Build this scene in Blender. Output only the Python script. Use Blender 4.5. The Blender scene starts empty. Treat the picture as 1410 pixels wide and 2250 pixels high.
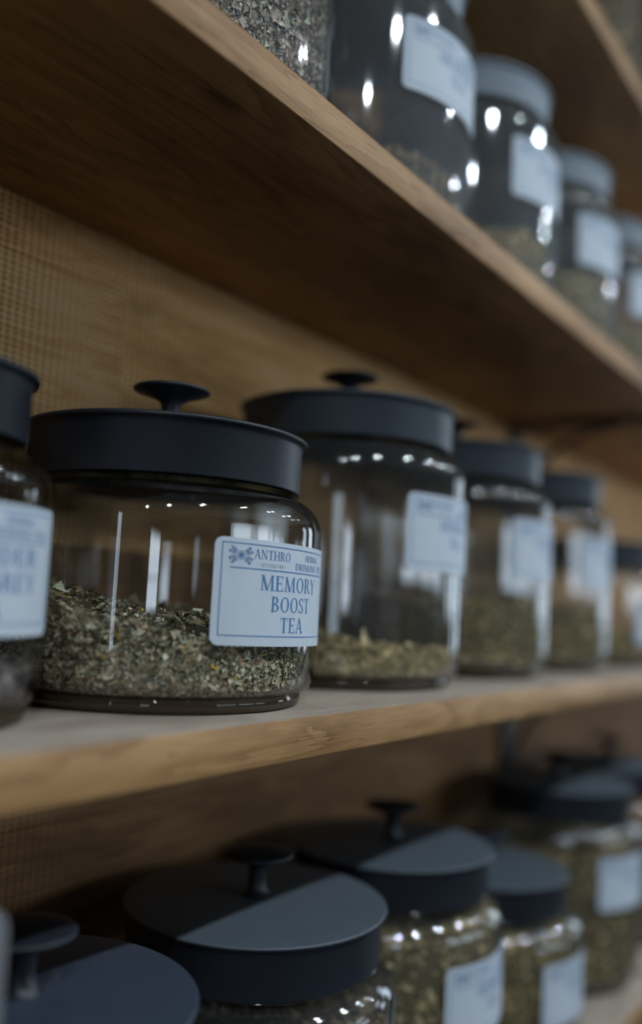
import bpy, bmesh, math, random
import numpy as np
from mathutils import Vector, Matrix

# ------------------------------------------------------------------ camera, light, exposure
SC = bpy.context.scene
COL = SC.collection
Z0 = 1.35                       # height of the lens above the shop floor; shelf heights below are relative to it
cam_d = bpy.data.cameras.new('camera')
cam = bpy.data.objects.new('camera', cam_d); COL.objects.link(cam)
R_ = Vector((0.5708934, -0.81948611, 0.05023197)); U_ = Vector((-0.10969829, -0.01550152, 0.99384405)); F_ = Vector((0.81366272, 0.57288937, 0.09874594))
cam.matrix_world = Matrix(((R_[0], U_[0], -F_[0], 0), (R_[1], U_[1], -F_[1], 0), (R_[2], U_[2], -F_[2], Z0), (0, 0, 0, 1)))
cam_d.sensor_fit = 'HORIZONTAL'; cam_d.sensor_width = 36.0; cam_d.lens = 1984.8 / 1410 * 36
cam_d.clip_start = 0.02; cam_d.clip_end = 60
cam_d.dof.use_dof = True; cam_d.dof.focus_distance = 0.436; cam_d.dof.aperture_fstop = 3.15
SC.camera = cam
SC.view_settings.view_transform = 'Standard'; SC.view_settings.look = 'None'
SC.view_settings.gamma = 1.0; SC.view_settings.use_curve_mapping = False
SC.view_settings.exposure = 0.0
w = bpy.data.worlds.new('world'); SC.world = w; w.use_nodes = True
w.node_tree.nodes['Background'].inputs[0].default_value = (0.55, 0.68, 0.85, 1)
w.node_tree.nodes['Background'].inputs[1].default_value = 0.6
LAMP_STRENGTH = 715.0           # ceiling spots
LAMP_COLOR = (0.80, 0.91, 1.0)
WINDOW_STRENGTH = 6.6
WINDOW_COLOR = (0.72, 0.86, 1.0)
cy = SC.cycles
cy.max_bounces = 9; cy.diffuse_bounces = 3; cy.glossy_bounces = 4; cy.transmission_bounces = 7
cy.transparent_max_bounces = 44; cy.sample_clamp_indirect = 4.0; cy.caustics_reflective = False
cy.use_denoising = True

# ------------------------------------------------------------------ node helpers
def mat(name):
    m = bpy.data.materials.new(name); m.use_nodes = True
    nt = m.node_tree; nt.nodes.clear()
    out = nt.nodes.new('ShaderNodeOutputMaterial')
    return m, nt, out
def N(nt, t, **kw):
    n = nt.nodes.new(t)
    for k, v in kw.items():
        if k.startswith('i_'):
            key = k[2:]; key = int(key) if key.isdigit() else key.replace('_', ' ')
            n.inputs[key].default_value = v
        else: setattr(n, k, v)
    return n
def L(nt, a, b): nt.links.new(a, b)
def ramp(nt, fac, stops):
    r = nt.nodes.new('ShaderNodeValToRGB'); e = r.color_ramp.elements
    while len(e) < len(stops): e.new(0.5)
    for i, (p, c) in enumerate(stops):
        e[i].position = p; e[i].color = (*c, 1)
    L(nt, fac, r.inputs[0]); return r.outputs[0]
def mathn(nt, op, a, b=None, clamp=False):
    n = nt.nodes.new('ShaderNodeMath'); n.operation = op; n.use_clamp = clamp
    for i, v in enumerate((a, b)):
        if v is None: continue
        if isinstance(v, (int, float)): n.inputs[i].default_value = v
        else: L(nt, v, n.inputs[i])
    return n.outputs[0]
def mixc(nt, fac, a, b, mode='MIX'):
    n = nt.nodes.new('ShaderNodeMix'); n.data_type = 'RGBA'; n.blend_type = mode
    for idx, v in ((0, fac), (6, a), (7, b)):
        if isinstance(v, (int, float)): n.inputs[idx].default_value = v
        elif isinstance(v, tuple): n.inputs[idx].default_value = (*v, 1)
        else: L(nt, v, n.inputs[idx])
    return n.outputs[2]

def wood(name, dark, mid, light, seed=0.0, rough=0.55, saw=0.0, scale=1.0, knots=True, bump=0.15, ringc=0.27):
    """boards whose grain runs along world X; growth rings, fine pores, optional saw-mark hatching"""
    m, nt, out = mat(name)
    tc = N(nt, 'ShaderNodeNewGeometry'); mp = N(nt, 'ShaderNodeMapping')
    mp.inputs['Location'].default_value = (seed * 3.1, seed * 1.7, seed * 2.3)
    L(nt, tc.outputs['Position'], mp.inputs[0])
    oi = N(nt, 'ShaderNodeObjectInfo')
    add = N(nt, 'ShaderNodeVectorMath', operation='ADD'); L(nt, mp.outputs[0], add.inputs[0])
    cmb = N(nt, 'ShaderNodeCombineXYZ'); L(nt, mathn(nt, 'MULTIPLY', oi.outputs['Random'], 7.0), cmb.inputs[0]); L(nt, mathn(nt, 'MULTIPLY', oi.outputs['Random'], 3.0), cmb.inputs[2])
    L(nt, cmb.outputs[0], add.inputs[1])
    def scaled(v):
        s = N(nt, 'ShaderNodeVectorMath', operation='MULTIPLY'); s.inputs[1].default_value = v; L(nt, add.outputs[0], s.inputs[0]); return s.outputs[0]
    n1 = N(nt, 'ShaderNodeTexNoise', i_Scale=1.0, i_Detail=5.0, i_Roughness=0.55, i_Distortion=0.6)
    L(nt, scaled((3.0 * scale, 26 * scale, 26 * scale)), n1.inputs['Vector'])
    rings = mathn(nt, 'FRACT', mathn(nt, 'MULTIPLY', n1.outputs['Fac'], 9.0))
    rings = mathn(nt, 'POWER', rings, 2.0)
    n2 = N(nt, 'ShaderNodeTexNoise', i_Scale=1.0, i_Detail=3.0)
    L(nt, scaled((40 * scale, 900 * scale, 900 * scale)), n2.inputs['Vector'])
    n3 = N(nt, 'ShaderNodeTexNoise', i_Scale=1.0, i_Detail=3.0)
    L(nt, scaled((9, 22, 22)), n3.inputs['Vector'])
    fac = mathn(nt, 'ADD', mathn(nt, 'MULTIPLY', n3.outputs['Fac'], 0.75), mathn(nt, 'MULTIPLY', rings, ringc))
    fac = mathn(nt, 'ADD', fac, mathn(nt, 'MULTIPLY', mathn(nt, 'SUBTRACT', n2.outputs['Fac'], 0.5), 0.55))
    fac = mathn(nt, 'ADD', fac, mathn(nt, 'MULTIPLY', mathn(nt, 'SUBTRACT', oi.outputs['Random'], 0.5), 0.16))
    col = ramp(nt, fac, [(0.22, light), (0.48, mid), (0.86, dark)])
    if knots:
        vo = N(nt, 'ShaderNodeTexVoronoi', i_Scale=1.0); L(nt, scaled((6, 13, 13)), vo.inputs['Vector'])
        k = ramp(nt, vo.outputs['Distance'], [(0.05, (0.25, 0.2, 0.17)), (0.12, (1, 1, 1))])
        col = mixc(nt, 0.75, col, k, 'MULTIPLY')
    height = mathn(nt, 'ADD', n2.outputs['Fac'], mathn(nt, 'MULTIPLY', rings, -0.3))
    if saw > 0:
        sx = N(nt, 'ShaderNodeSeparateXYZ'); L(nt, tc.outputs['Position'], sx.inputs[0])
        nn = N(nt, 'ShaderNodeTexNoise', i_Scale=30.0); L(nt, tc.outputs['Position'], nn.inputs['Vector'])
        a = mathn(nt, 'SINE', mathn(nt, 'ADD', mathn(nt, 'MULTIPLY', sx.outputs[0], 6.2832 / 0.0053), mathn(nt, 'MULTIPLY', nn.outputs['Fac'], 2.0)))
        b = mathn(nt, 'SINE', mathn(nt, 'ADD', mathn(nt, 'MULTIPLY', sx.outputs[2], 6.2832 / 0.0037), mathn(nt, 'MULTIPLY', nn.outputs['Fac'], 2.0)))
        hat = mathn(nt, 'MULTIPLY', mathn(nt, 'ADD', mathn(nt, 'MULTIPLY', mathn(nt, 'ADD', a, 1.0), 0.5), 0.0), mathn(nt, 'MULTIPLY', mathn(nt, 'ADD', b, 1.0), 0.5))
        n4 = N(nt, 'ShaderNodeTexNoise', i_Scale=7.0); L(nt, tc.outputs['Position'], n4.inputs['Vector'])
        # the saw marks are deepest in the boards nearest the shop door and fade along the wall
        amt = mathn(nt, 'MULTIPLY', mathn(nt, 'SUBTRACT', 0.62, sx.outputs[0], True), mathn(nt, 'ADD', n4.outputs['Fac'], 0.7), True)
        amt = mathn(nt, 'ADD', mathn(nt, 'MULTIPLY', amt, 2.0), 0.08, True)
        hat = mathn(nt, 'MULTIPLY', hat, 1.9, True)
        col = mixc(nt, mathn(nt, 'MULTIPLY', mathn(nt, 'MULTIPLY', hat, amt), saw), col, (0.06, 0.028, 0.012), 'MIX')
        height = mathn(nt, 'ADD', height, mathn(nt, 'MULTIPLY', hat, -1.0))
    bs = N(nt, 'ShaderNodeBsdfPrincipled', i_Roughness=rough)
    bs.inputs['Specular IOR Level'].default_value = 0.35
    L(nt, col, bs.inputs['Base Color'])
    bp = N(nt, 'ShaderNodeBump', i_Strength=bump, i_Distance=0.0006); L(nt, height, bp.inputs['Height']); L(nt, bp.outputs[0], bs.inputs['Normal'])
    L(nt, bs.outputs[0], out.inputs[0]); return m

def plain(name, col, rough=0.5, metal=0.0, noise=0.06, nscale=40.0, bump=0.0, spec=0.5):
    m, nt, out = mat(name)
    g = N(nt, 'ShaderNodeNewGeometry'); n = N(nt, 'ShaderNodeTexNoise', i_Scale=nscale, i_Detail=4.0); L(nt, g.outputs['Position'], n.inputs['Vector'])
    c = mixc(nt, n.outputs['Fac'], tuple(v * (1 - noise * 2) for v in col), tuple(min(1, v * (1 + noise * 2)) for v in col))
    b = N(nt, 'ShaderNodeBsdfPrincipled', i_Roughness=rough, i_Metallic=metal); b.inputs['Specular IOR Level'].default_value = spec
    L(nt, c, b.inputs['Base Color'])
    if bump:
        bp = N(nt, 'ShaderNodeBump', i_Strength=bump, i_Distance=0.0003); L(nt, n.outputs['Fac'], bp.inputs['Height']); L(nt, bp.outputs[0], b.inputs['Normal'])
    L(nt, b.outputs[0], out.inputs[0]); return m

def emitter(name, col, s):
    m, nt, out = mat(name); e = N(nt, 'ShaderNodeEmission', i_Color=(*col, 1), i_Strength=s); L(nt, e.outputs[0], out.inputs[0]); return m

def thin_glass(name, tint=(0.975, 0.98, 0.98), edge=(0.5, 0.55, 0.56), rough=0.14, haze=0.0):
    """wall of a blown jar: straight transmission, Fresnel reflection, more absorption where the wall is seen edge-on"""
    m, nt, out = mat(name)
    lw = N(nt, 'ShaderNodeLayerWeight', i_Blend=0.5)
    f = lw.outputs['Facing']
    f5 = mathn(nt, 'POWER', f, 5.0)
    fr = mathn(nt, 'ADD', mathn(nt, 'MULTIPLY', f5, 0.9), 0.055, True)
    g = N(nt, 'ShaderNodeNewGeometry'); no = N(nt, 'ShaderNodeTexNoise', i_Scale=14.0, i_Detail=1.0); L(nt, g.outputs['Position'], no.inputs['Vector'])
    bp = N(nt, 'ShaderNodeBump', i_Strength=0.12, i_Distance=0.002); L(nt, no.outputs['Fac'], bp.inputs['Height'])
    tc = mixc(nt, mathn(nt, 'POWER', f, 3.5), tint, edge)
    tr = N(nt, 'ShaderNodeBsdfTransparent'); L(nt, tc, tr.inputs[0])
    gl = N(nt, 'ShaderNodeBsdfGlossy', i_Roughness=rough); L(nt, bp.outputs[0], gl.inputs['Normal'])
    mx = N(nt, 'ShaderNodeMixShader'); L(nt, fr, mx.inputs[0]); L(nt, tr.outputs[0], mx.inputs[1]); L(nt, gl.outputs[0], mx.inputs[2])
    if haze:                                   # reflected haze put into the glass as a diffuse veil
        df = N(nt, 'ShaderNodeBsdfDiffuse', i_Color=(0.6, 0.63, 0.66, 1)); m2 = N(nt, 'ShaderNodeMixShader')
        L(nt, mathn(nt, 'MULTIPLY', mathn(nt, 'ADD', no.outputs['Fac'], 0.5), haze), m2.inputs[0]); L(nt, mx.outputs[0], m2.inputs[1]); L(nt, df.outputs[0], m2.inputs[2]); mx = m2
    L(nt, mx.outputs[0], out.inputs[0]); return m

def lid_metal(name, col=(0.015, 0.018, 0.026), rough=0.42, dust=0.0, spec=0.5, top_sheen=None):
    m, nt, out = mat(name)
    g = N(nt, 'ShaderNodeNewGeometry')
    n = N(nt, 'ShaderNodeTexNoise', i_Scale=900.0, i_Detail=2.0); L(nt, g.outputs['Position'], n.inputs['Vector'])
    n2 = N(nt, 'ShaderNodeTexNoise', i_Scale=60.0, i_Detail=6.0, i_Roughness=0.7); L(nt, g.outputs['Position'], n2.inputs['Vector'])
    smear = ramp(nt, n2.outputs['Fac'], [(0.45, (0, 0, 0)), (0.75, (1, 1, 1))])
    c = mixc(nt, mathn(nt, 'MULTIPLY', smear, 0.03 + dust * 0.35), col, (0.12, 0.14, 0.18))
    if top_sheen:                                # lit sheen put into the colour of upward faces
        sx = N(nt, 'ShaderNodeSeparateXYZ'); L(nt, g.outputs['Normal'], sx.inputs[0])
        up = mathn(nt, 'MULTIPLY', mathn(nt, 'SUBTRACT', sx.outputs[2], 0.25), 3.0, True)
        c = mixc(nt, mathn(nt, 'MULTIPLY', up, mathn(nt, 'ADD', mathn(nt, 'MULTIPLY', n2.outputs['Fac'], 0.5), 0.72), True), c, top_sheen)
    if dust:
        vo = N(nt, 'ShaderNodeTexNoise', i_Scale=520.0, i_Detail=3.0, i_Roughness=0.8); L(nt, g.outputs['Position'], vo.inputs['Vector'])
        sp = ramp(nt, vo.outputs['Fac'], [(0.66, (0, 0, 0)), (0.74, (1, 1, 1))])
        c = mixc(nt, mathn(nt, 'MULTIPLY', sp, dust), c, (0.4, 0.44, 0.5))
    b = N(nt, 'ShaderNodeBsdfPrincipled', i_Roughness=rough); b.inputs['Specular IOR Level'].default_value = spec
    L(nt, c, b.inputs['Base Color'])
    bp = N(nt, 'ShaderNodeBump', i_Strength=0.25, i_Distance=0.0002); L(nt, n.outputs['Fac'], bp.inputs['Height']); L(nt, bp.outputs[0], b.inputs['Normal'])
    L(nt, b.outputs[0], out.inputs[0]); return m

def tinted(name, rough=0.8):
    m, nt, out = mat(name)
    a = N(nt, 'ShaderNodeAttribute', attribute_name='tint')
    g = N(nt, 'ShaderNodeNewGeometry'); n = N(nt, 'ShaderNodeTexNoise', i_Scale=1400.0, i_Detail=2.0); L(nt, g.outputs['Position'], n.inputs['Vector'])
    c = mixc(nt, 0.6, a.outputs['Color'], ramp(nt, n.outputs['Fac'], [(0.3, (0.45, 0.45, 0.45)), (0.7, (1.25, 1.25, 1.2))]), 'MULTIPLY')
    b = N(nt, 'ShaderNodeBsdfPrincipled', i_Roughness=rough); b.inputs['Specular IOR Level'].default_value = 0.25
    L(nt, c, b.inputs['Base Color']); L(nt, b.outputs[0], out.inputs[0]); return m

M = {}
M['shelf'] = wood('shelf_wood', (0.17, 0.078, 0.028), (0.36, 0.19, 0.073), (0.50, 0.29, 0.125), seed=1.0, rough=0.5)
M['shelf_top'] = wood('shelf_wood_worn_top', (0.24, 0.185, 0.14), (0.40, 0.325, 0.26), (0.50, 0.42, 0.34), seed=1.0, rough=0.42)  # paler grey: key-light sheen and dust put into the colour
M['plank'] = wood('plank_wood', (0.24, 0.105, 0.03), (0.50, 0.265, 0.095), (0.66, 0.39, 0.165), seed=4.0, rough=0.7, saw=1.0, bump=0.4)
M['plank_pale'] = wood('plank_wood_pale', (0.38, 0.165, 0.045), (0.74, 0.40, 0.14), (0.86, 0.54, 0.24), seed=4.0, rough=0.7, saw=1.0, bump=0.4)  # brighter light of the middle bay put into the board colour
M['plank_brown'] = wood('plank_wood_brown', (0.13, 0.055, 0.016), (0.26, 0.13, 0.044), (0.36, 0.20, 0.08), seed=4.0, rough=0.7, saw=0.9, bump=0.4)  # dimmer light of the lower bay put into the board colour
M['floor'] = wood('floor_wood', (0.012, 0.009, 0.007), (0.022, 0.016, 0.012), (0.032, 0.024, 0.018), seed=9.0, rough=0.45, scale=0.4)
M['plaster'] = plain('wall_plaster', (0.12, 0.12, 0.12), 0.85, nscale=6)
M['ceil'] = plain('ceiling_paint', (0.45, 0.46, 0.48), 0.9, nscale=3)
M['iron'] = plain('black_iron', (0.012, 0.012, 0.013), 0.5)
M['can'] = plain('lamp_can', (0.03, 0.03, 0.03), 0.4)
M['lamp'] = emitter('lamp_lens_glow', LAMP_COLOR, LAMP_STRENGTH)
M['pane'] = emitter('daylight_pane', WINDOW_COLOR, WINDOW_STRENGTH)
M['frame'] = plain('window_frame_paint', (0.05, 0.05, 0.05), 0.5)
M['glass'] = thin_glass('jar_glass', rough=0.05, haze=0.012)
M['glass_dusty'] = thin_glass('jar_glass_dusty', rough=0.05, haze=0.05)  # upper jars: stronger reflected haze put in as diffuse colour
M['glass_clear'] = thin_glass('jar_glass_polished', rough=0.035)
M['lid'] = lid_metal('lid_black_metal')
M['lid_dusty'] = lid_metal('lid_black_metal_dusty', col=(0.016, 0.022, 0.036), dust=0.85, rough=0.38, top_sheen=(0.046, 0.060, 0.090))  # specks are dust; the lit top is put into the colour
M['lid_grey'] = lid_metal('lid_dust_filmed_metal', col=(0.016, 0.020, 0.030), rough=0.5, top_sheen=(0.085, 0.107, 0.128))  # black lids; sheen on their tops is put into the colour
M['lid_mid'] = lid_metal('lid_charcoal_metal', col=(0.040, 0.050, 0.062), rough=0.45)
M['lid_pale'] = lid_metal('lid_pale_scuffed_metal', col=(0.26, 0.31, 0.35), rough=0.5)  # black lids; the skirt's reflected highlight is put into the base colour
M['paper'] = plain('label_paper', (0.575, 0.635, 0.70), 0.6, noise=0.02, nscale=80)
M['ink'] = plain('label_ink', (0.055, 0.19, 0.40), 0.6, noise=0.03)
M['ink_pale'] = plain('label_pale_ink', (0.25, 0.33, 0.42), 0.6, noise=0.03)
M['tea'] = tinted('dried_herb')
def base_glass():
    m, nt, out = mat('jar_base_glass')
    b = N(nt, 'ShaderNodeBsdfGlass', i_IOR=1.48, i_Roughness=0.03, i_Color=(0.85, 0.85, 0.80, 1)); d = N(nt, 'ShaderNodeBsdfDiffuse', i_Color=(0.13, 0.095, 0.06, 1))
    mx = N(nt, 'ShaderNodeMixShader', i_0=0.38); L(nt, b.outputs[0], mx.inputs[1]); L(nt, d.outputs[0], mx.inputs[2]); L(nt, mx.outputs[0], out.inputs[0]); return m
M['base'] = base_glass()
def acrylic():
    m, nt, out = mat('frosted_acrylic')
    b = N(nt, 'ShaderNodeBsdfPrincipled', i_Roughness=0.25, i_IOR=1.49); b.inputs['Base Color'].default_value = (0.5, 0.5, 0.52, 1); b.inputs['Transmission Weight'].default_value = 0.6
    L(nt, b.outputs[0], out.inputs[0]); return m
M['acrylic'] = acrylic()

# ------------------------------------------------------------------ mesh helpers
def link_mesh(name, me, m=None, parent=None, smooth=None):
    if m is not None: me.materials.append(m)
    if smooth is not None:
        me.polygons.foreach_set('use_smooth', [True] * len(me.polygons))
        me.set_sharp_from_angle(angle=math.radians(smooth))
    o = bpy.data.objects.new(name, me); COL.objects.link(o)
    if parent is not None: o.parent = parent
    return o
def empty(name, loc, label=None, cat=None, group=None, rz=0):
    o = bpy.data.objects.new(name, None); COL.objects.link(o); o.location = loc; o.rotation_euler = (0, 0, rz); o.empty_display_size = 0.03
    tag(o, label, cat, group); return o
def tag(o, label=None, cat=None, group=None, kind=None):
    if label: o['label'] = label
    if cat: o['category'] = cat
    if group: o['group'] = group
    if kind: o['kind'] = kind
    return o
def box_mesh(name, x0, x1, y0, y1, z0, z1, bev=0.0, seg=2):
    bm = bmesh.new()
    vs = [bm.verts.new((x, y, z)) for x in (x0, x1) for y in (y0, y1) for z in (z0, z1)]
    for f in ((0, 1, 3, 2), (4, 6, 7, 5), (0, 4, 5, 1), (2, 3, 7, 6), (0, 2, 6, 4), (1, 5, 7, 3)): bm.faces.new([vs[i] for i in f])
    bmesh.ops.recalc_face_normals(bm, faces=bm.faces)
    if bev: bmesh.ops.bevel(bm, geom=bm.edges[:], offset=bev, segments=seg, profile=0.5, affect='EDGES')
    me = bpy.data.meshes.new(name); bm.to_mesh(me); bm.free(); return me
def lathe(name, prof, n=96, closed=True):
    """revolve (r,z) points; closed joins last to first"""
    vs = []; rings = []; fs = []
    for r, z in prof:
        if r < 1e-6: rings.append([len(vs)]); vs.append((0, 0, z))
        else:
            rings.append(list(range(len(vs), len(vs) + n)))
            vs += [(r * math.cos(2 * math.pi * i / n), r * math.sin(2 * math.pi * i / n), z) for i in range(n)]
    K = len(prof)
    for k in range(K if closed else K - 1):
        a, b = rings[k], rings[(k + 1) % K]
        if len(a) == 1 and len(b) == 1: continue
        for i in range(n):
            j = (i + 1) % n
            if len(a) == 1: fs.append((a[0], b[j], b[i]))
            elif len(b) == 1: fs.append((a[i], a[j], b[0]))
            else: fs.append((a[i], a[j], b[j], b[i]))
    me = bpy.data.meshes.new(name); me.from_pydata(vs, [], fs); me.update()
    bm = bmesh.new(); bm.from_mesh(me); bmesh.ops.recalc_face_normals(bm, faces=bm.faces); bm.to_mesh(me); bm.free()
    return me
def arcp(cx, cz, r, a0, a1, n):
    return [(cx + r * math.cos(math.radians(a0 + (a1 - a0) * i / n)), cz + r * math.sin(math.radians(a0 + (a1 - a0) * i / n))) for i in range(n + 1)]

# ------------------------------------------------------------------ measures (relative to the lens height)
YF, YW = 0.2489, 0.444
SH_T = 0.0195
Z_MID, Z_UP, Z_LOW, Z_TOP = -0.0537, 0.2461, -0.3625, 0.533     # shelf top faces
X0, X1 = -0.9, 2.3

# ------------------------------------------------------------------ the setting
def struct(name, me, m):
    o = link_mesh(name, me, m); o['kind'] = 'structure'; return o
RX0, RX1, RY0, RY1, RH = -2.2, 5.0, -3.3, 0.56, 2.62
struct('floor', box_mesh('floor', RX0, RX1, RY0, RY1, -0.05, 0.0), M['floor'])
struct('ceiling', box_mesh('ceiling', RX0, RX1, RY0, RY1, RH, RH + 0.05), M['ceil'])
wb = struct('wall_back', box_mesh('wall_back', RX0, RX1, YW + 0.022, RY1, 0.0, RH), M['plaster'])
def wall_with_openings(name, along, fixed0, fixed1, a0, a1, ops):
    """wall slab with rectangular openings (lo, hi, z0, z1)"""
    bm = bmesh.new()
    def slab(p0, p1, z0, z1):
        if along == 'x': me = box_mesh('t', p0, p1, fixed0, fixed1, z0, z1)
        else: me = box_mesh('t', fixed0, fixed1, p0, p1, z0, z1)
        bm.from_mesh(me); bpy.data.meshes.remove(me)
    cur = a0
    for lo, hi, z0, z1 in sorted(ops):
        slab(cur, lo, 0, RH); slab(lo, hi, 0, z0); slab(lo, hi, z1, RH); cur = hi
    slab(cur, a1, 0, RH)
    me = bpy.data.meshes.new(name); bm.to_mesh(me); bm.free(); return struct(name, me, M['plaster'])
front_fill_ops = [(0.5, 1.65, 1.44, 2.05), (1.8, 2.95, 1.44, 2.05), (3.1, 4.3, 1.44, 2.05)]  # unseen windows added to light the back boards; reflections fall behind labels
left_ops = [(-0.50, -0.36, 0.8, 2.1), (-2.2, -1.6, 1.2, 1.9)]
right_ops = [(-1.9, -1.2, 1.2, 1.9), (-0.6, -0.1, 0.9, 2.3)]
wall_with_openings('wall_front', 'x', RY0 - 0.12, RY0, RX0, RX1, front_fill_ops)
wall_with_openings('wall_left', 'y', RX0 - 0.12, RX0, RY0, RY1, left_ops)
wall_with_openings('wall_right', 'y', RX1, RX1 + 0.12, RY0, RY1, right_ops)
wi = 0
for side, ops in (('f', front_fill_ops), ('l', left_ops), ('r', right_ops)):
    for lo, hi, z0, z1 in ops:
        wi += 1
        bm = bmesh.new()
        def fb(p0, p1, q0, q1, d0, d1):
            if side == 'f': me = box_mesh('t', p0, p1, RY0 - d1, RY0 - d0, q0, q1)
            elif side == 'l': me = box_mesh('t', RX0 - d1, RX0 - d0, p0, p1, q0, q1)
            else: me = box_mesh('t', RX1 + d0, RX1 + d1, p0, p1, q0, q1)
            return me
        t = 0.035
        for a in ((lo, lo + t, z0, z1), (hi - t, hi, z0, z1), (lo + t, hi - t, z0, z0 + t), (lo + t, hi - t, z1 - t, z1), (lo + t, hi - t, z0 + 0.3, z0 + 0.32)):
            me = fb(*a, 0.02, 0.09); bm.from_mesh(me); bpy.data.meshes.remove(me)
        me = bpy.data.meshes.new('window'); bm.to_mesh(me); bm.free()
        fo = struct('window_%d' % wi, me, M['frame'])
        link_mesh('pane', fb(lo + t, hi - t, z0 + t, z1 - t, 0.05, 0.056), M['pane'], fo)

# back wall boards: horizontal courses with butt joints
random.seed(5)
courses = [-0.473 + 0.1665 * k for k in range(-1, 10)]
butt = {4: [0.397, 1.62], 5: [0.397, 1.55]}
for k in range(len(courses) - 1):
    z0, z1 = courses[k], courses[k + 1]
    js = butt.get(k, [random.uniform(-0.7, -0.2), random.uniform(1.25, 1.9)])
    xs = [X0] + sorted(js) + [X1]
    for a, b in zip(xs[:-1], xs[1:]):
        pr = random.uniform(0.0, 0.003)
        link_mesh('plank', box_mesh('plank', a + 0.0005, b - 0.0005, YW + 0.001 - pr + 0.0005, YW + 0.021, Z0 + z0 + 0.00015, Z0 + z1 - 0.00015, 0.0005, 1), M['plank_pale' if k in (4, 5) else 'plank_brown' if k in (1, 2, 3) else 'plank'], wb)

# ------------------------------------------------------------------ shelves
for zt, lab in ((Z_MID, 'brown wooden shelf board in the middle, carrying the black-lidded jar labelled Memory Boost Tea'),
                (Z_UP, 'brown wooden shelf board with dark underside crossing diagonally above the black-lidded jars'),
                (Z_LOW, 'lowest wooden shelf board, seen only at the bottom right corner'),
                (Z_TOP, 'topmost wooden shelf board, its front edge crossing the upper right corner')):
    o = link_mesh('wooden_shelf', box_mesh('shelf', X0, X1, YF, YW - 0.0005, Z0 + zt - SH_T, Z0 + zt, 0.0012, 2), M['shelf'], smooth=40)
    o.data.materials.append(M['shelf_top'])         # upper face greyer: key-light sheen and dust put into its colour; edge stays brown
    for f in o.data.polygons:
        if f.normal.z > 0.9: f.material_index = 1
    tag(o, lab, 'shelf', 'wooden wall shelves')

# black iron brackets on the boards
def bracket(x, zt, lab):
    t = empty('shelf_bracket', (x, YW, Z0 + zt - SH_T), lab, 'bracket', 'iron shelf brackets')
    link_mesh('wall_leg', box_mesh('wall_leg', -0.014, 0.014, -0.0055, 0.0, -0.21, 0.0, 0.001, 1), M['iron'], t)
    link_mesh('arm', box_mesh('arm', -0.014, 0.014, -0.165, -0.0056, -0.006, 0.0, 0.001, 1), M['iron'], t)
    bm = bmesh.new()
    n = 10; pts = []
    for i in range(n + 1):
        a = math.pi / 2 * i / n
        pts.append((-0.0055 - 0.12 * (1 - math.cos(a)) * 1.0, -0.006 - 0.12 * (1 - math.sin(a))))
    vs = []
    for y, z in pts:
        d = 0.004
        vs.append([bm.verts.new((sx * 0.003, y + dy, z + dz)) for sx, dy, dz in ((-1, 0, 0), (1, 0, 0), (1, -d, -d), (-1, -d, -d))])
    for a, b in zip(vs[:-1], vs[1:]):
        for i in range(4): bm.faces.new((a[i], a[(i + 1) % 4], b[(i + 1) % 4], b[i]))
    bm.faces.new(vs[0][::-1]); bm.faces.new(vs[-1])
    bmesh.ops.recalc_face_normals(bm, faces=bm.faces)
    me = bpy.data.meshes.new('brace'); bm.to_mesh(me); bm.free(); link_mesh('brace', me, M['iron'], t)
bracket(1.035, Z_UP, 'black iron bracket under the upper shelf behind the third and fourth jars')
bracket(1.035, Z_MID, 'black iron bracket under the middle shelf above the lower row of jars')

# ------------------------------------------------------------------ lettering (condensed roman capitals drawn as polygons)
T, t_ = 0.135, 0.055
def seg(x0, y0, x1, y1, w):           # stem with horizontal cut ends
    return [[(x0 - w / 2, y0), (x0 + w / 2, y0), (x1 + w / 2, y1), (x1 - w / 2, y1)]]
def bar(x0, x1, y, h=t_): return [[(x0, y - h / 2), (x1, y - h / 2), (x1, y + h / 2), (x0, y + h / 2)]]
def serif(x, y, w=0.3, up=False): return [[(x - w / 2, y), (x + w / 2, y), (x + w / 2, y + 0.04), (x - w / 2, y + 0.04)]] if not up else [[(x - w / 2, y - 0.04), (x + w / 2, y - 0.04), (x + w / 2, y), (x - w / 2, y)]]
def stem(x, w=T, y0=0, y1=1): return seg(x, y0, x, y1, w) + serif(x, y0, w + 0.17) + serif(x, y1, w + 0.17, True)
def arc(cx, cy_, rx, ry, a0, a1, n=14, thick=T, thin=t_):
    out = []
    for i in range(n):
        q = []
        for a in (a0 + (a1 - a0) * i / n, a0 + (a1 - a0) * (i + 1) / n):
            r = math.radians(a); c, s = math.cos(r), math.sin(r)
            wd = thin + (thick - thin) * abs(c) ** 1.3
            q.append(((cx + rx * c, cy_ + ry * s), (cx + (rx - wd) * c, cy_ + (ry - min(wd, thin + 0.01)) * s)))
        out.append([q[0][0], q[1][0], q[1][1], q[0][1]])
    return out
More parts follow.
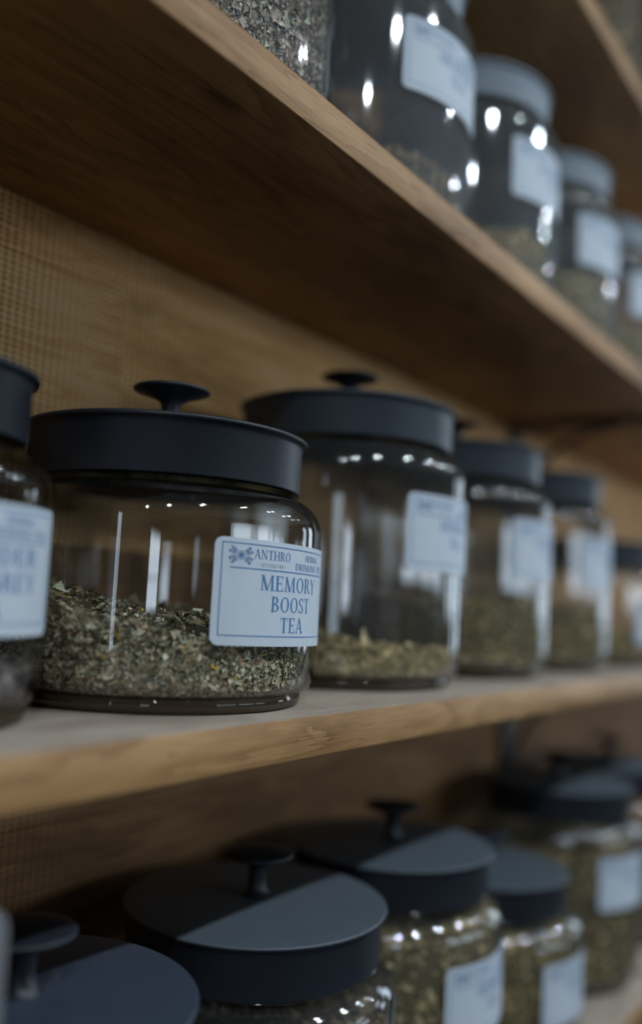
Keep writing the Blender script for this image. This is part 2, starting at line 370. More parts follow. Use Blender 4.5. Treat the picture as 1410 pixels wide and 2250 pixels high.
G = {
 'A': (0.74, seg(0.10, 0, 0.36, 1, t_) + seg(0.64, 0, 0.37, 1, T) + bar(0.2, 0.56, 0.34) + serif(0.10, 0, 0.24) + serif(0.64, 0, 0.28)),
 'B': (0.64, stem(0.14) + arc(0.24, 0.745, 0.30, 0.255, -90, 90) + bar(0.14, 0.25, 0.972) + bar(0.14, 0.25, 0.51) + arc(0.24, 0.265, 0.36, 0.265, -90, 90) + bar(0.14, 0.25, 0.028)),
 'C': (0.70, arc(0.38, 0.5, 0.33, 0.51, 45, 315, 20) + [[(0.59, 0.66), (0.63, 0.66), (0.63, 0.98), (0.59, 0.98)]]),
 'D': (0.76, stem(0.14) + arc(0.24, 0.5, 0.46, 0.5, -90, 90, 18) + bar(0.14, 0.25, 0.972) + bar(0.14, 0.25, 0.028)),
 'E': (0.62, stem(0.14) + bar(0.14, 0.54, 0.972) + bar(0.14, 0.45, 0.51) + bar(0.14, 0.56, 0.028) + [[(0.5, 0.78), (0.54, 0.78), (0.54, 1.0), (0.5, 1.0)], [(0.53, 0), (0.57, 0), (0.57, 0.25), (0.53, 0.25)], [(0.42, 0.4), (0.45, 0.4), (0.45, 0.62), (0.42, 0.62)]]),
 'G': (0.76, arc(0.38, 0.5, 0.33, 0.51, 45, 320, 20) + seg(0.62, 0.05, 0.62, 0.42, T) + serif(0.62, 0.46, 0.3, True)),
 'H': (0.80, stem(0.14) + stem(0.66) + bar(0.14, 0.66, 0.51)),
 'I': (0.32, stem(0.16)),
 'K': (0.74, stem(0.14) + seg(0.2, 0.42, 0.58, 1, t_) + seg(0.64, 0, 0.32, 0.6, T) + serif(0.58, 1, 0.22, True) + serif(0.65, 0, 0.26)),
 'L': (0.60, stem(0.14) + bar(0.14, 0.55, 0.028) + [[(0.52, 0), (0.56, 0), (0.56, 0.27), (0.52, 0.27)]]),
 'M': (0.94, seg(0.11, 0, 0.14, 1, t_) + seg(0.14, 1, 0.44, 0, T) + seg(0.44, 0, 0.74, 1, t_) + seg(0.79, 0, 0.76, 1, T) + serif(0.11, 0, 0.24) + serif(0.79, 0, 0.30) + serif(0.11, 1, 0.16, True) + serif(0.8, 1, 0.16, True)),
 'N': (0.82, seg(0.13, 0, 0.13, 1, t_) + seg(0.14, 1, 0.66, 0, T) + seg(0.68, 0, 0.68, 1, t_) + serif(0.13, 0, 0.24) + serif(0.12, 1, 0.22, True) + serif(0.68, 1, 0.24, True)),
 'O': (0.80, arc(0.40, 0.5, 0.36, 0.51, 0, 360, 26)),
 'P': (0.62, stem(0.14) + arc(0.24, 0.72, 0.32, 0.28, -90, 90) + bar(0.14, 0.25, 0.972) + bar(0.14, 0.25, 0.468)),
 'R': (0.70, stem(0.14) + arc(0.24, 0.735, 0.31, 0.265, -90, 90) + bar(0.14, 0.25, 0.972) + bar(0.14, 0.25, 0.497) + seg(0.62, 0, 0.34, 0.5, T) + serif(0.64, 0, 0.2)),
 'S': (0.58, arc(0.29, 0.745, 0.23, 0.265, 30, 270, 14, T * 0.9) + arc(0.29, 0.26, 0.25, 0.27, 90, -150, 14, T * 0.9) + [[(0.47, 0.72), (0.51, 0.72), (0.51, 0.99), (0.47, 0.99)], [(0.05, 0.01), (0.09, 0.01), (0.09, 0.28), (0.05, 0.28)]]),
 'T': (0.68, stem(0.34) + bar(0.04, 0.64, 0.972) + [[(0.04, 0.76), (0.08, 0.76), (0.06, 1.0), (0.04, 1.0)], [(0.60, 0.76), (0.64, 0.76), (0.64, 1.0), (0.62, 1.0)]]),
 'V': (0.72, seg(0.36, 0, 0.10, 1, T) + seg(0.37, 0, 0.62, 1, t_) + serif(0.10, 1, 0.28, True) + serif(0.62, 1, 0.22, True)),
 'Y': (0.70, seg(0.35, 0, 0.35, 0.48, T) + seg(0.35, 0.44, 0.10, 1, T) + seg(0.36, 0.44, 0.60, 1, t_) + serif(0.10, 1, 0.26, True) + serif(0.60, 1, 0.22, True) + serif(0.35, 0, 0.3)),
 ' ': (0.36, []),
 '-': (0.40, bar(0.06, 0.34, 0.4, 0.07)),
}
def text(s, cx, cy_, h, width=None, space=0.06):
    adv = sum(G[c][0] + space for c in s) - space
    sx = h if width is None else width / adv
    x = cx - adv * sx / 2; out = []
    for c in s:
        for poly in G[c][1]: out.append([(x + px * sx, cy_ - h / 2 + py * h) for px, py in poly])
        x += (G[c][0] + space) * sx
    return out
def hline(x0, x1, y, w, n=18):
    return [[(x0 + (x1 - x0) * i / n, y - w / 2), (x0 + (x1 - x0) * (i + 1) / n, y - w / 2), (x0 + (x1 - x0) * (i + 1) / n, y + w / 2), (x0 + (x1 - x0) * i / n, y + w / 2)] for i in range(n)]
def vline(x, y0, y1, w): return [[(x - w / 2, y0), (x + w / 2, y0), (x + w / 2, y1), (x - w / 2, y1)]]
def leafp(cx, cy_, ang, ln, wd):
    c, s = math.cos(ang), math.sin(ang); pts = []
    for u, v in ((0, 0), (0.3, -0.5), (0.65, -0.42), (1, 0), (0.65, 0.42), (0.3, 0.5)):
        pts.append((cx + u * ln * c - v * wd * s, cy_ + u * ln * s + v * wd * c))
    return pts
def emblem(cx, cy_, s):
    """flower head between sprays of leaves"""
    dark, pale = [], []
    for a in (18, 40, 140, 162, 198, 221, 319, 342):
        A = math.radians(a); r0, r1 = 0.32 * s, 0.64 * s
        sx, sy = 1.0, 0.85
        for k in range(5):
            r = r0 + (r1 - r0) * k / 4
            for sg in (-1, 1):
                (dark if (k + int(a)) % 3 else pale).append(leafp(cx + r * math.cos(A) * sx, cy_ + r * math.sin(A) * sy, A + sg * 0.85, 0.13 * s, 0.050 * s))
        dark.append(leafp(cx + r1 * math.cos(A), cy_ + r1 * math.sin(A) * sy, A, 0.16 * s, 0.06 * s))
    for k in range(9):
        A = 2 * math.pi * k / 9 + 0.2
        pale.append(leafp(cx + 0.13 * s * math.cos(A), cy_ + 0.12 * s * math.sin(A), A, 0.16 * s, 0.12 * s))
    for k in range(7):
        A = 2 * math.pi * k / 7
        dark.append(leafp(cx, cy_, A, 0.15 * s, 0.09 * s))
    return dark, pale

LW, LH = 0.0925, 0.0487         # label size
def label_art(lines, header=True):
    ink = hline(-LW / 2 + 0.0036, LW / 2 - 0.0036, LH / 2 - 0.0024, 0.0005) + hline(-LW / 2 + 0.0036, LW / 2 - 0.0036, -LH / 2 + 0.0046, 0.0005)
    ink += vline(-LW / 2 + 0.0036, -LH / 2 + 0.0046, LH / 2 - 0.0024, 0.0005) + vline(LW / 2 - 0.0036, -LH / 2 + 0.0046, LH / 2 - 0.0024, 0.0005)
    ink += hline(-0.0385, 0.0385, 0.0108, 0.00055)
    d, p = emblem(-0.0330, 0.0166, 0.0088)
    ink += d; pale = p
    ink += text('ANTHRO', -0.0140, 0.0178, 0.0043, 0.0240)
    pale += text('- APOTHECARY -', -0.0140, 0.0130, 0.0017, 0.0205)
    ink += text('HERBAL', 0.0200, 0.0184, 0.0030, 0.0165)
    ink += text('DRINKING TEA', 0.0200, 0.0138, 0.0032, 0.0350)
    for s, y, wd in lines: ink += text(s, 0.0022, y, 0.0071, wd)
    return ink, pale
def wrap(polys, rad, zc):
    vs, fs = [], []
    for poly in polys:
        fs.append(tuple(range(len(vs), len(vs) + len(poly))))
        for s, z in poly:
            a = s / rad
            vs.append((rad * math.sin(a), -rad * math.cos(a), zc + z))      # centre of the label faces -Y
    return vs, fs
def label_parts(parent, R, zc, ang, art, tilt=0.0):
    """curved sticker standing 0.3 mm proud of the glass, print on top; ang = compass of its centre in degrees"""
    r0, r1 = R + 0.00012, R + 0.0004
    n = 40; cr = 0.004; cols = []
    for i in range(n + 1):
        u = i / n; s = -LW / 2 + LW * (0.5 - 0.5 * math.cos(math.pi * u))
        d = LW / 2 - abs(s); inset = cr - math.sqrt(max(0, cr * cr - (cr - d) ** 2)) if d < cr else 0
        cols.append((s, -LH / 2 + inset, LH / 2 - inset))
    vs = []; fs = []
    for s, a, b in cols:
        sh = tilt * s
        for rr in (r1, r0):
            for z in (a, b): vs.append((rr * math.sin(s / r1), -rr * math.cos(s / r1), zc + z + sh))
    for i in range(n):
        a, b = 4 * i, 4 * i + 4
        fs += [(a, b, b + 1, a + 1), (a + 3, b + 3, b + 2, a + 2), (a + 2, b + 2, b, a), (a + 1, b + 1, b + 3, a + 3)]
    fs += [(0, 1, 3, 2), (4 * n + 1, 4 * n, 4 * n + 2, 4 * n + 3)]
    me = bpy.data.meshes.new('paper_label'); me.from_pydata(vs, [], fs); me.update()
    lab = link_mesh('paper_label', me, M['paper'], parent); lab.rotation_euler = (0, 0, math.radians(ang + 90))
    lab['label'] = 'pale blue paper label with blue border'
    for nm, polys, mm in (('lettering', art[0], M['ink']), ('emblem', art[1], M['ink_pale'])):
        v, f = wrap([[(s, z + tilt * s) for s, z in pl] for pl in polys], R + 0.00052, zc)
        me = bpy.data.meshes.new(nm); me.from_pydata(v, [], f); me.update()
        link_mesh(nm, me, mm, lab)

# ------------------------------------------------------------------ jars
def jar_body_profile(R, Hn, rn, Rb):
    """Hn: height of the neck top, rn: neck radius"""
    w_ = 0.0032; rs = 0.021
    out = [(Rb, 0.0072), (R - 0.0035, 0.0085), (R - 0.0018, 0.0115), (R - 0.0008, 0.018), (R, 0.032), (R, Hn - 0.034)]
    sh = arcp(0, 0, 1, 0, 90, 8)
    zc = Hn - 0.034
    for c, s in sh[1:]: out.append((R - rs + rs * c if True else 0, zc + 0.019 * s))
    # shoulder flows in to the neck
    out = [(min(r, R), z) for r, z in out]
    out += [(rn + 0.0012, Hn - 0.0135), (rn, Hn - 0.012), (rn, Hn)]
    out.sort(key=lambda p: p[1])
    inn = [(r - w_, z if i else z + 0.0) for i, (r, z) in enumerate(out)]
    prof = out + [(rn - w_ * 0.5, Hn + 0.0014)] + inn[::-1]
    return prof
def jar_base_profile(Rb):
    return [(0, 0.0022), (Rb - 0.013, 0.0018), (Rb - 0.009, 0.0002), (Rb - 0.003, 0.0), (Rb - 0.0004, 0.0012), (Rb + 0.0006, 0.0030), (Rb + 0.0004, 0.0058), (Rb - 0.0005, 0.0071), (Rb - 0.0042, 0.0071), (0, 0.0066)]
def lid_profile(rs, rr, h_sk):
    """top plate with rolled rim over a straight skirt; z=0 at the rim plane"""
    t = 0.0010
    p = [(0, 0.0030), (rr * 0.45, 0.0028), (rr * 0.80, 0.0018), (rr - 0.0038, 0.0010)]
    p += arcp(rr - 0.0013, -0.0006, 0.0013, 100, -90, 8)
    p += [(rs + 0.0009, -0.0022), (rs + 0.0001, -0.0034), (rs, -h_sk + 0.0006), (rs - 0.0003, -h_sk), (rs - t, -h_sk), (rs - t, -0.003), (0, 0.0012)]
    return p
def knob_profile(rk):
    p = [(0, 0.0), (0.0090, 0.0), (0.0070, 0.0016), (0.0056, 0.0038), (0.0051, 0.008), (0.0052, 0.0150), (0.0066, 0.0172), (0.0105, 0.0193)]
    p += [(rk * 0.80, 0.0212), (rk - 0.001, 0.0222)] + arcp(rk - 0.001, 0.0234, 0.0011, -70, 70, 5) + [(rk * 0.75, 0.0255), (rk * 0.35, 0.0266), (0, 0.0268)]
    return p
cache = {}
def shared(key, fn):
    if key not in cache: cache[key] = fn()
    return cache[key]
def put(name, me, m, parent, smooth=35):
    if not me.materials:
        me.materials.append(m)
        me.polygons.foreach_set('use_smooth', [True] * len(me.polygons)); me.set_sharp_from_angle(angle=math.radians(smooth))
    elif me.materials[0] is not m: me = me.copy(); me.materials[0] = m
    o = bpy.data.objects.new(name, me); COL.objects.link(o)
    if parent is not None: o.parent = parent
    return o
def make_jar(x, y, zb, R, H, rr, label, group, lab_h=None, lab_ang=-88, art=None, lid='lid', rs=None, tilt=0.0, skirt=0.0273, glass='glass'):
    """H: height of the lid rim above the shelf"""
    rs = rs or rr - 0.0031; rn = rs - 0.0018; Rb = R * 0.905; hs = skirt
    Hn = H - 0.0105
    t = empty('glass_jar', (x, y, Z0 + zb), label, 'jar', group)
    k = (round(R, 4), round(H, 4), round(rr, 4))
    put('glass_body', shared(('b',) + k, lambda: lathe('glass_body', jar_body_profile(R, H - hs + 0.0125, rn, Rb), 128)), M[glass], t, 60)
    # neck wall continuing under the lid
    put('glass_base', shared(('g', k[0]), lambda: lathe('glass_base', jar_base_profile(Rb), 96)), M['base'], t, 50)
    l = put('lid', shared(('l',) + k, lambda: lathe('lid', lid_profile(rs, rr, hs), 128)), M[lid], t, 40); l.location = (0, 0, H)
    kn = put('knob', shared('k', lambda: lathe('knob', knob_profile(0.0206), 64)), M['lid'], l, 40); kn.location = (0, 0, 0.0030)
    if lab_h is not None: label_parts(t, R, lab_h, lab_ang, art, tilt)
    return t

# ------------------------------------------------------------------ tea
PAL = {
 'memory': [((0.38, 0.34, 0.23), 5), ((0.20, 0.18, 0.11), 5), ((0.58, 0.53, 0.38), 3), ((0.75, 0.67, 0.50), 1.8), ((0.075, 0.066, 0.042), 5), ((0.60, 0.38, 0.06), 0.35), ((0.30, 0.14, 0.09), 0.5)],
 'green':  [((0.50, 0.42, 0.23), 4), ((0.38, 0.31, 0.16), 4), ((0.62, 0.53, 0.32), 2), ((0.22, 0.18, 0.08), 2)],
 'olive':  [((0.40, 0.33, 0.16), 4), ((0.31, 0.25, 0.11), 4), ((0.50, 0.41, 0.23), 2), ((0.18, 0.14, 0.07), 2)],
 'brown':  [((0.24, 0.19, 0.11), 4), ((0.16, 0.12, 0.07), 4), ((0.34, 0.27, 0.16), 2), ((0.09, 0.07, 0.04), 2)],
 'lavender': [((0.52, 0.46, 0.40), 5), ((0.38, 0.33, 0.29), 4), ((0.68, 0.62, 0.52), 4), ((0.15, 0.12, 0.11), 2), ((0.24, 0.28, 0.14), 0.6), ((0.26, 0.24, 0.40), 0.5), ((0.6, 0.56, 0.45), 0.7)],
 'grey':   [((0.26, 0.23, 0.23), 4), ((0.16, 0.14, 0.14), 4), ((0.40, 0.36, 0.36), 2), ((0.08, 0.07, 0.07), 2)],
 'tan':    [((0.42, 0.34, 0.20), 4), ((0.34, 0.27, 0.16), 4), ((0.5, 0.44, 0.3), 2)],
}
def tea(x, y, zb, R, h0, pal, seed, label, slope=(0, 0), bump=0.0035, n_side=4000, n_top=1500, size=0.0016, stems=0.15, cat='tea', petals=None):
    rng = np.random.default_rng(seed)
    ri = R - 0.0036; zbot = 0.0078
    ph = rng.uniform(0, 6.28, 8)
    def H(px, py):
        u, v = px / R, py / R
        b = (np.sin(3.1 * u + ph[0]) * np.cos(2.7 * v + ph[1]) + 0.5 * np.sin(7 * u + ph[2] + 3 * v) + 0.4 * np.cos(9 * v + ph[3] - 2 * u)) * bump
        return h0 + slope[0] * u + slope[1] * v + b
    def wallr(z):     # inner radius shrinks near the foot
        return np.where(z < 0.032, ri - np.interp(z, [0.0072, 0.0085, 0.0115, 0.018, 0.032], [R * 0.095 + 0.0005, 0.0035, 0.0018, 0.0008, 0.0]), ri)
    cols = np.minimum(np.array([c for c, _ in PAL[pal]]) * np.array((1.55, 1.45, 1.40)), 0.92); wts = np.array([w_ for _, w_ in PAL[pal]], float); wts /= wts.sum()
    V = []; C = []; F3 = []; base = 0
    # core
    NA, NR, NZ = 72, 10, 8
    cv = []; cf = []
    a = np.linspace(0, 2 * np.pi, NA, endpoint=False)
    for k in range(NZ + 1):
        zt = H(ri * 0.97 * np.cos(a), ri * 0.97 * np.sin(a)) - 0.0015
        z = zbot + (zt - zbot) * k / NZ
        r = np.minimum(wallr(z) - 0.0018, ri * 0.985)
        cv += list(zip(r * np.cos(a), r * np.sin(a), z))
    top0 = NZ * NA
    for k in range(1, NR):
        r = ri * 0.975 * (1 - k / NR)
        px, py = r * np.cos(a), r * np.sin(a)
        cv += list(zip(px, py, H(px, py) - 0.0015))
    for k in range(NZ + NR - 1):
        for i in range(NA):
            j = (i + 1) % NA; cf.append((k * NA + i, k * NA + j, (k + 1) * NA + j, (k + 1) * NA + i))
    ct = len(cv); cv.append((0, 0, float(H(0.0, 0.0)) - 0.0015)); cb = len(cv); cv.append((0, 0, zbot))
    last = (NZ + NR - 1) * NA
    for i in range(NA):
        j = (i + 1) % NA; cf.append((last + i, last + j, ct)); cf.append((j, i, cb))
    cv = np.array(cv); ccol = np.tile((cols * wts[:, None]).sum(0) * 0.30, (len(cv), 1)) * rng.uniform(0.6, 1.2, (len(cv), 1))
    # flakes
    n = n_side + n_top
    th = rng.uniform(0, 2 * np.pi, n)
    zz = np.empty(n); rr = np.empty(n); nx = np.empty((n, 3))
    s = slice(0, n_side)
    hh = H(ri * np.cos(th[s]), ri * np.sin(th[s]))
    zz[s] = zbot + (hh + 0.001 - zbot) * rng.uniform(0, 1, n_side)
    rr[s] = wallr(zz[s]) - 0.0006 - rng.uniform(0, 0.0016, n_side)
    s2 = slice(n_side, n)
    rr[s2] = (ri - 0.001) * np.sqrt(rng.uniform(0, 1, n_top))
    zz[s2] = H(rr[s2] * np.cos(th[s2]), rr[s2] * np.sin(th[s2])) + rng.uniform(-0.0005, 0.0022, n_top)
    rad = np.c_[np.cos(th), np.sin(th), np.zeros(n)]
    nrm = rad.copy(); nrm[s2] = (0, 0, 1)
    nrm = nrm + rng.normal(0, 0.38, (n, 3)); nrm /= np.linalg.norm(nrm, axis=1)[:, None]
    rv = rng.normal(0, 1, (n, 3)); tx = np.cross(nrm, rv); tx /= np.linalg.norm(tx, axis=1)[:, None]; ty = np.cross(nrm, tx)
    ctr = np.c_[rr * np.cos(th), rr * np.sin(th), zz]
    ln = size * np.exp(rng.normal(0, 0.58, n)); wd = ln * rng.uniform(0.4, 0.95, n)
    st = rng.uniform(0, 1, n) < stems
    ln = np.where(st, size * rng.uniform(1.8, 4.5, n), ln); wd = np.where(st, size * rng.uniform(0.18, 0.32, n), wd)
    ci = rng.choice(len(cols), n, p=wts); col = cols[ci] * rng.uniform(0.65, 1.3, (n, 1))
    col = np.where(st[:, None] & (rng.uniform(0, 1, (n, 1)) < 0.6), np.array(cols[min(3, len(cols) - 1)]) * 1.0 + col * 0.3, col)
    # crumbs and dust settle at the bottom
    low = zz < 0.0125
    sc = np.where(low, 0.45, 1.0); ln *= sc; wd *= sc
    col = np.where(low[:, None], col * 0.55 + np.array((0.11, 0.068, 0.036)), col)
    if petals is not None:
        pa, pz, pr_, pc = petals
        for aa, z_, r_, in zip(pa, pz, pr_):
            dz = np.abs(zz - z_); da = np.abs((th - math.radians(aa) + np.pi) % (2 * np.pi) - np.pi) * R
            hit = (np.hypot(dz, da) < r_) & (rng.uniform(0, 1, n) < 0.7)
            col[hit] = np.array(pc) * rng.uniform(0.6, 1.3, (hit.sum(), 1)); wd[hit] *= 0.5; ln[hit] *= 1.3
    curl = rng.uniform(-0.35, 0.5, n)
    P = [ctr - tx * (ln / 2)[:, None],
         ctr - ty * (wd / 2)[:, None] + tx * (ln * rng.uniform(-0.2, 0.1, n))[:, None] + nrm * (wd * curl)[:, None],
         ctr + tx * (ln / 2)[:, None],
         ctr + ty * (wd / 2)[:, None] + tx * (ln * rng.uniform(-0.1, 0.25, n))[:, None] + nrm * (wd * curl)[:, None]]
    FV = np.stack(P, 1).reshape(-1, 3)
    r_now = np.hypot(FV[:, 0], FV[:, 1]); FV[:, 2] = np.maximum(FV[:, 2], zbot)
    lim = wallr(FV[:, 2]) - 0.0003; k = np.minimum(1, lim / np.maximum(r_now, 1e-6)); FV[:, 0] *= k; FV[:, 1] *= k
    FC = np.repeat(col, 4, 0)
    nb = len(cv)
    idx = nb + np.arange(n)[:, None] * 4
    tris = np.concatenate([idx + np.array([[0, 1, 2]]), idx + np.array([[0, 2, 3]])], 0)
    faces = cf + tris.tolist()
    me = bpy.data.meshes.new('dried_tea'); me.from_pydata(np.concatenate([cv, FV]).tolist(), [], faces); me.update()
    at = me.attributes.new('tint', 'FLOAT_COLOR', 'POINT')
    at.data.foreach_set('color', np.c_[np.concatenate([ccol, FC]), np.ones(nb + len(FC))].astype(np.float32).ravel())
    o = link_mesh('dried_tea', me, M['tea']); o.location = (x, y, Z0 + zb)
    tag(o, label, cat, 'loose tea in the jars', 'stuff'); return o

# ------------------------------------------------------------------ the rows of jars
gen = label_art([('HERBAL', 0.0052, 0.040), ('TEA', -0.0056, 0.018)])
memory = label_art([('MEMORY', 0.0050, 0.0475), ('BOOST', -0.0047, 0.0330), ('TEA', -0.0144, 0.0195)])
grey = label_art([('LAVENDER', 0.0050, 0.058), ('EARL GREY', -0.0047, 0.058), ('TEA', -0.0144, 0.0195)])
GM, GU, GL = 'black-lidded jars on the middle shelf', 'glass jars on the upper shelf', 'glass jars on the lowest shelf'
# middle shelf
make_jar(0.193, 0.345, Z_MID, 0.0635, 0.139, 0.0535, 'narrow black-lidded glass jar cut off by the left edge, beside the Memory Boost Tea jar', GM, 0.0595, -92, grey, glass='glass_clear')
tea(0.193, 0.345, Z_MID, 0.0635, 0.022, 'grey', 11, 'greyish purple loose tea low in the narrow jar at the left edge', n_side=2500, n_top=2500, size=0.0022)
make_jar(0.3445, 0.345, Z_MID, 0.085, 0.1365, 0.0750, 'squat black-lidded glass jar labelled Memory Boost Tea, in sharp focus', GM, 0.0560, -88, memory, tilt=-0.012, glass='glass_clear')
tea(0.3445, 0.345, Z_MID, 0.085, 0.0440, 'memory', 3, 'dark green and tan dried leaves half filling the Memory Boost Tea jar', slope=(-0.007, 0.010), n_side=26000, n_top=9000, size=0.0019, stems=0.10, cat='tea')
make_jar(0.532, 0.355, Z_MID, 0.086, 0.1885, 0.0775, 'tall black-lidded glass jar directly right of the Memory Boost Tea jar, nearly empty', GM, 0.1010, -88, gen, lid='lid_mid')
tea(0.532, 0.355, Z_MID, 0.086, 0.024, 'green', 4, 'thin layer of pale green tea in the tall jar beside the Memory Boost Tea jar', slope=(-0.006, 0.0), n_side=4500, n_top=4500, size=0.003)
make_jar(0.708, 0.358, Z_MID, 0.084, 0.1885, 0.0765, 'second tall black-lidded jar to the right of the Memory Boost Tea jar', GM, 0.1030, -87, gen, lid='lid_mid')
tea(0.708, 0.358, Z_MID, 0.084, 0.060, 'olive', 5, 'olive brown tea in the second tall jar of the middle shelf', n_side=4000, n_top=2000, size=0.0026)
make_jar(0.876, 0.358, Z_MID, 0.082, 0.1885, 0.0750, 'third tall black-lidded jar to the right of the Memory Boost Tea jar', GM, 0.1025, -87, gen, lid='lid_mid')
tea(0.876, 0.358, Z_MID, 0.082, 0.058, 'olive', 6, 'brownish tea in the third tall jar of the middle shelf', n_side=3000, n_top=1500, size=0.0028)
make_jar(1.050, 0.352, Z_MID, 0.083, 0.1365, 0.0750, 'squat black-lidded jar at the right end of the middle shelf, cut off by the frame', GM, 0.0490, -92, gen, lid='lid_mid')
tea(1.050, 0.352, Z_MID, 0.083, 0.035, 'olive', 7, 'shallow olive tea in the last jar of the middle shelf', n_side=2500, n_top=1500, size=0.003)
# upper shelf
make_jar(0.345, 0.347, Z_UP, 0.080, 0.1885, 0.0720, 'glass jar packed with lavender at the top of the picture, lid out of view', GU)
tea(0.345, 0.347, Z_UP, 0.080, 0.150, 'lavender', 21, 'greyish brown lavender buds and stems filling the top left jar', n_side=42000, n_top=1500, size=0.0022, stems=0.45,
    petals=([-150, -160, -143, -128, -168], [0.02, 0.045, 0.012, 0.07, 0.08], [0.010, 0.012, 0.007, 0.008, 0.014], (0.12, 0.15, 0.42)))
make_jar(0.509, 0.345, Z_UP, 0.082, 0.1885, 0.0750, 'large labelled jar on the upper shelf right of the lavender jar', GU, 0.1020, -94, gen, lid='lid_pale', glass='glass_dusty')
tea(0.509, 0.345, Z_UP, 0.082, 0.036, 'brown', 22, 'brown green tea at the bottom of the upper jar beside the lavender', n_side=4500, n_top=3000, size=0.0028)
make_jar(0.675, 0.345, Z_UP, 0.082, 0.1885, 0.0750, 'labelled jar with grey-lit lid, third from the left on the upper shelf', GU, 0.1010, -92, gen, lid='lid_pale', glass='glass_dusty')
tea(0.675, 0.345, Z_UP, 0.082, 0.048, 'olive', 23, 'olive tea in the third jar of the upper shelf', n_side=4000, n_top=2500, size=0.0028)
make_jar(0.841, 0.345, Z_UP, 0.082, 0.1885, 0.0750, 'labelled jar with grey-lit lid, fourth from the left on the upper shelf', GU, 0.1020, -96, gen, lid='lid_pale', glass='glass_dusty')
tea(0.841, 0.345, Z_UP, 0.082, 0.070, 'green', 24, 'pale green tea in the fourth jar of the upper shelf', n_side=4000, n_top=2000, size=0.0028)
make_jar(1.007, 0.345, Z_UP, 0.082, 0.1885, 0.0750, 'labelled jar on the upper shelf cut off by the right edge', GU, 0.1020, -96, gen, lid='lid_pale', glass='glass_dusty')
tea(1.007, 0.345, Z_UP, 0.082, 0.065, 'green', 25, 'pale green tea in the upper jar at the right edge', n_side=3000, n_top=2000, size=0.003)
# lowest shelf
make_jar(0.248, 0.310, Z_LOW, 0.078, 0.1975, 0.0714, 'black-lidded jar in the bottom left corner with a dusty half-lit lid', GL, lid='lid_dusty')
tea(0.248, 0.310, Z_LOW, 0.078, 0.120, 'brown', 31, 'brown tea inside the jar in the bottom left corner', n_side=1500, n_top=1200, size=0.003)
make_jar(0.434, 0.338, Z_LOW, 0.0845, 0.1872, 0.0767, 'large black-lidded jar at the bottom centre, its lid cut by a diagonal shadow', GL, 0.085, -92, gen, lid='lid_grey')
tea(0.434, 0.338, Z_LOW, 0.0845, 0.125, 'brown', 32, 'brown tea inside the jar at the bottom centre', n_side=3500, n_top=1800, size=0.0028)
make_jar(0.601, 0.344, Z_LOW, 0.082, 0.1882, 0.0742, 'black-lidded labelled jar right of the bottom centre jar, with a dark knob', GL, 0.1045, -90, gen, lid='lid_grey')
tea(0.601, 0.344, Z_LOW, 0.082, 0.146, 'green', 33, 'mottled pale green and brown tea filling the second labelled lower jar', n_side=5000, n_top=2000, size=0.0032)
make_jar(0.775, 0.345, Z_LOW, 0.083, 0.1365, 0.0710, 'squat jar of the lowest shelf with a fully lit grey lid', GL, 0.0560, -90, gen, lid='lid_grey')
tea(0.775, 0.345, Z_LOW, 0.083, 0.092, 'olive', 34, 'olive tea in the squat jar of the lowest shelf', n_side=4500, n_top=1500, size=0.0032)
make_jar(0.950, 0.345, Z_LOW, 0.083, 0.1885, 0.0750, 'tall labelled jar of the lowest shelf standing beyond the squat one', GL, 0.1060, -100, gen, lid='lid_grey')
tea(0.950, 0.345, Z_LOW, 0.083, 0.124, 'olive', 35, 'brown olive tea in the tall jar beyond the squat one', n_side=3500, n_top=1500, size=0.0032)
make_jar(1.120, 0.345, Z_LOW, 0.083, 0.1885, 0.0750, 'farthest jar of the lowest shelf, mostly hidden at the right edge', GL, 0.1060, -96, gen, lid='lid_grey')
tea(1.120, 0.345, Z_LOW, 0.083, 0.110, 'olive', 36, 'olive tea in the farthest jar of the lowest shelf', n_side=2000, n_top=1000, size=0.0034)
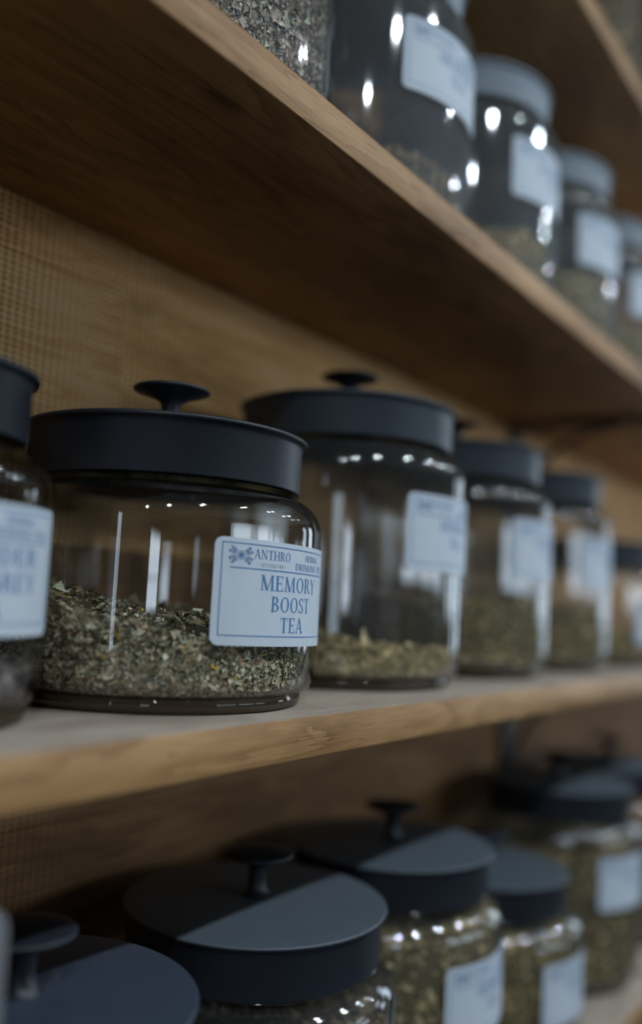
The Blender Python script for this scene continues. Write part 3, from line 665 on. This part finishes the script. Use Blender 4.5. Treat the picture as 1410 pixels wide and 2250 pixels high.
# topmost shelf
make_jar(0.930, 0.345, Z_TOP, 0.082, 0.1885, 0.0750, 'tan-filled jar on the topmost shelf in the upper right corner', 'jars on the topmost shelf')
tea(0.930, 0.345, Z_TOP, 0.082, 0.150, 'tan', 41, 'tan dried herb filling the jar in the upper right corner', n_side=2500, n_top=800, size=0.0034)

# frosted sign holder clipped to the lowest shelf edge
def sign():
    t = empty('sign_holder', (0.145, YF - 0.0030, Z0 - 0.37), 'frosted plastic sign holder with rounded corner at the bottom left edge', 'sign holder')
    n = 8; cr = 0.007; W2, Ht = 0.0435, 0.270
    outl = [(-W2, 0), (W2, 0)] + [(W2 - cr + cr * math.cos(a), Ht - cr + cr * math.sin(a)) for a in np.linspace(0, math.pi / 2, n)] + [(-W2 + cr + cr * math.cos(a), Ht - cr + cr * math.sin(a)) for a in np.linspace(math.pi / 2, math.pi, n)]
    K = len(outl); vs = [(x, -0.0025, z) for x, z in outl] + [(x, 0.0025, z) for x, z in outl]
    fs = [tuple(range(K)), tuple(range(2 * K - 1, K - 1, -1))] + [(i, i + K, (i + 1) % K + K, (i + 1) % K) for i in range(K)]
    me = bpy.data.meshes.new('panel'); me.from_pydata(vs, [], fs); me.update()
    o = link_mesh('panel', me, M['acrylic'], t)
    bv = o.modifiers.new('bevel', 'BEVEL'); bv.width = 0.0012; bv.segments = 3
    link_mesh('clip', box_mesh('clip', -0.02, 0.02, -0.0045, -0.0026, -0.012, 0.012, 0.0006, 1), M['acrylic'], t)
sign()

# ------------------------------------------------------------------ ceiling spots
can_me = lathe('lamp_can', [(0.0, 0.0), (0.052, 0.0), (0.052, -0.10), (0.047, -0.10), (0.047, -0.012), (0.0, -0.012)], 40)
lens_me = lathe('lamp_lens', [(0.0, -0.090), (0.030, -0.090), (0.030, -0.088), (0.0, -0.088)], 24)
k = 0
for yy in (-0.72,):
    for xx in (-1.3, -0.6, 0.1, 0.85, 1.55, 2.3, 3.1):
        t = empty('ceiling_spot', (xx, yy, Z0 + 1.27), 'black can ceiling spotlight over the aisle, %s from the left wall, outside the picture' % ('first', 'second', 'third', 'fourth', 'fifth', 'sixth', 'seventh')[k], 'lamp', 'ceiling spotlights')
        put('lamp_can', can_me, M['can'], t); put('lamp_lens', lens_me, M['lamp'], t); k += 1
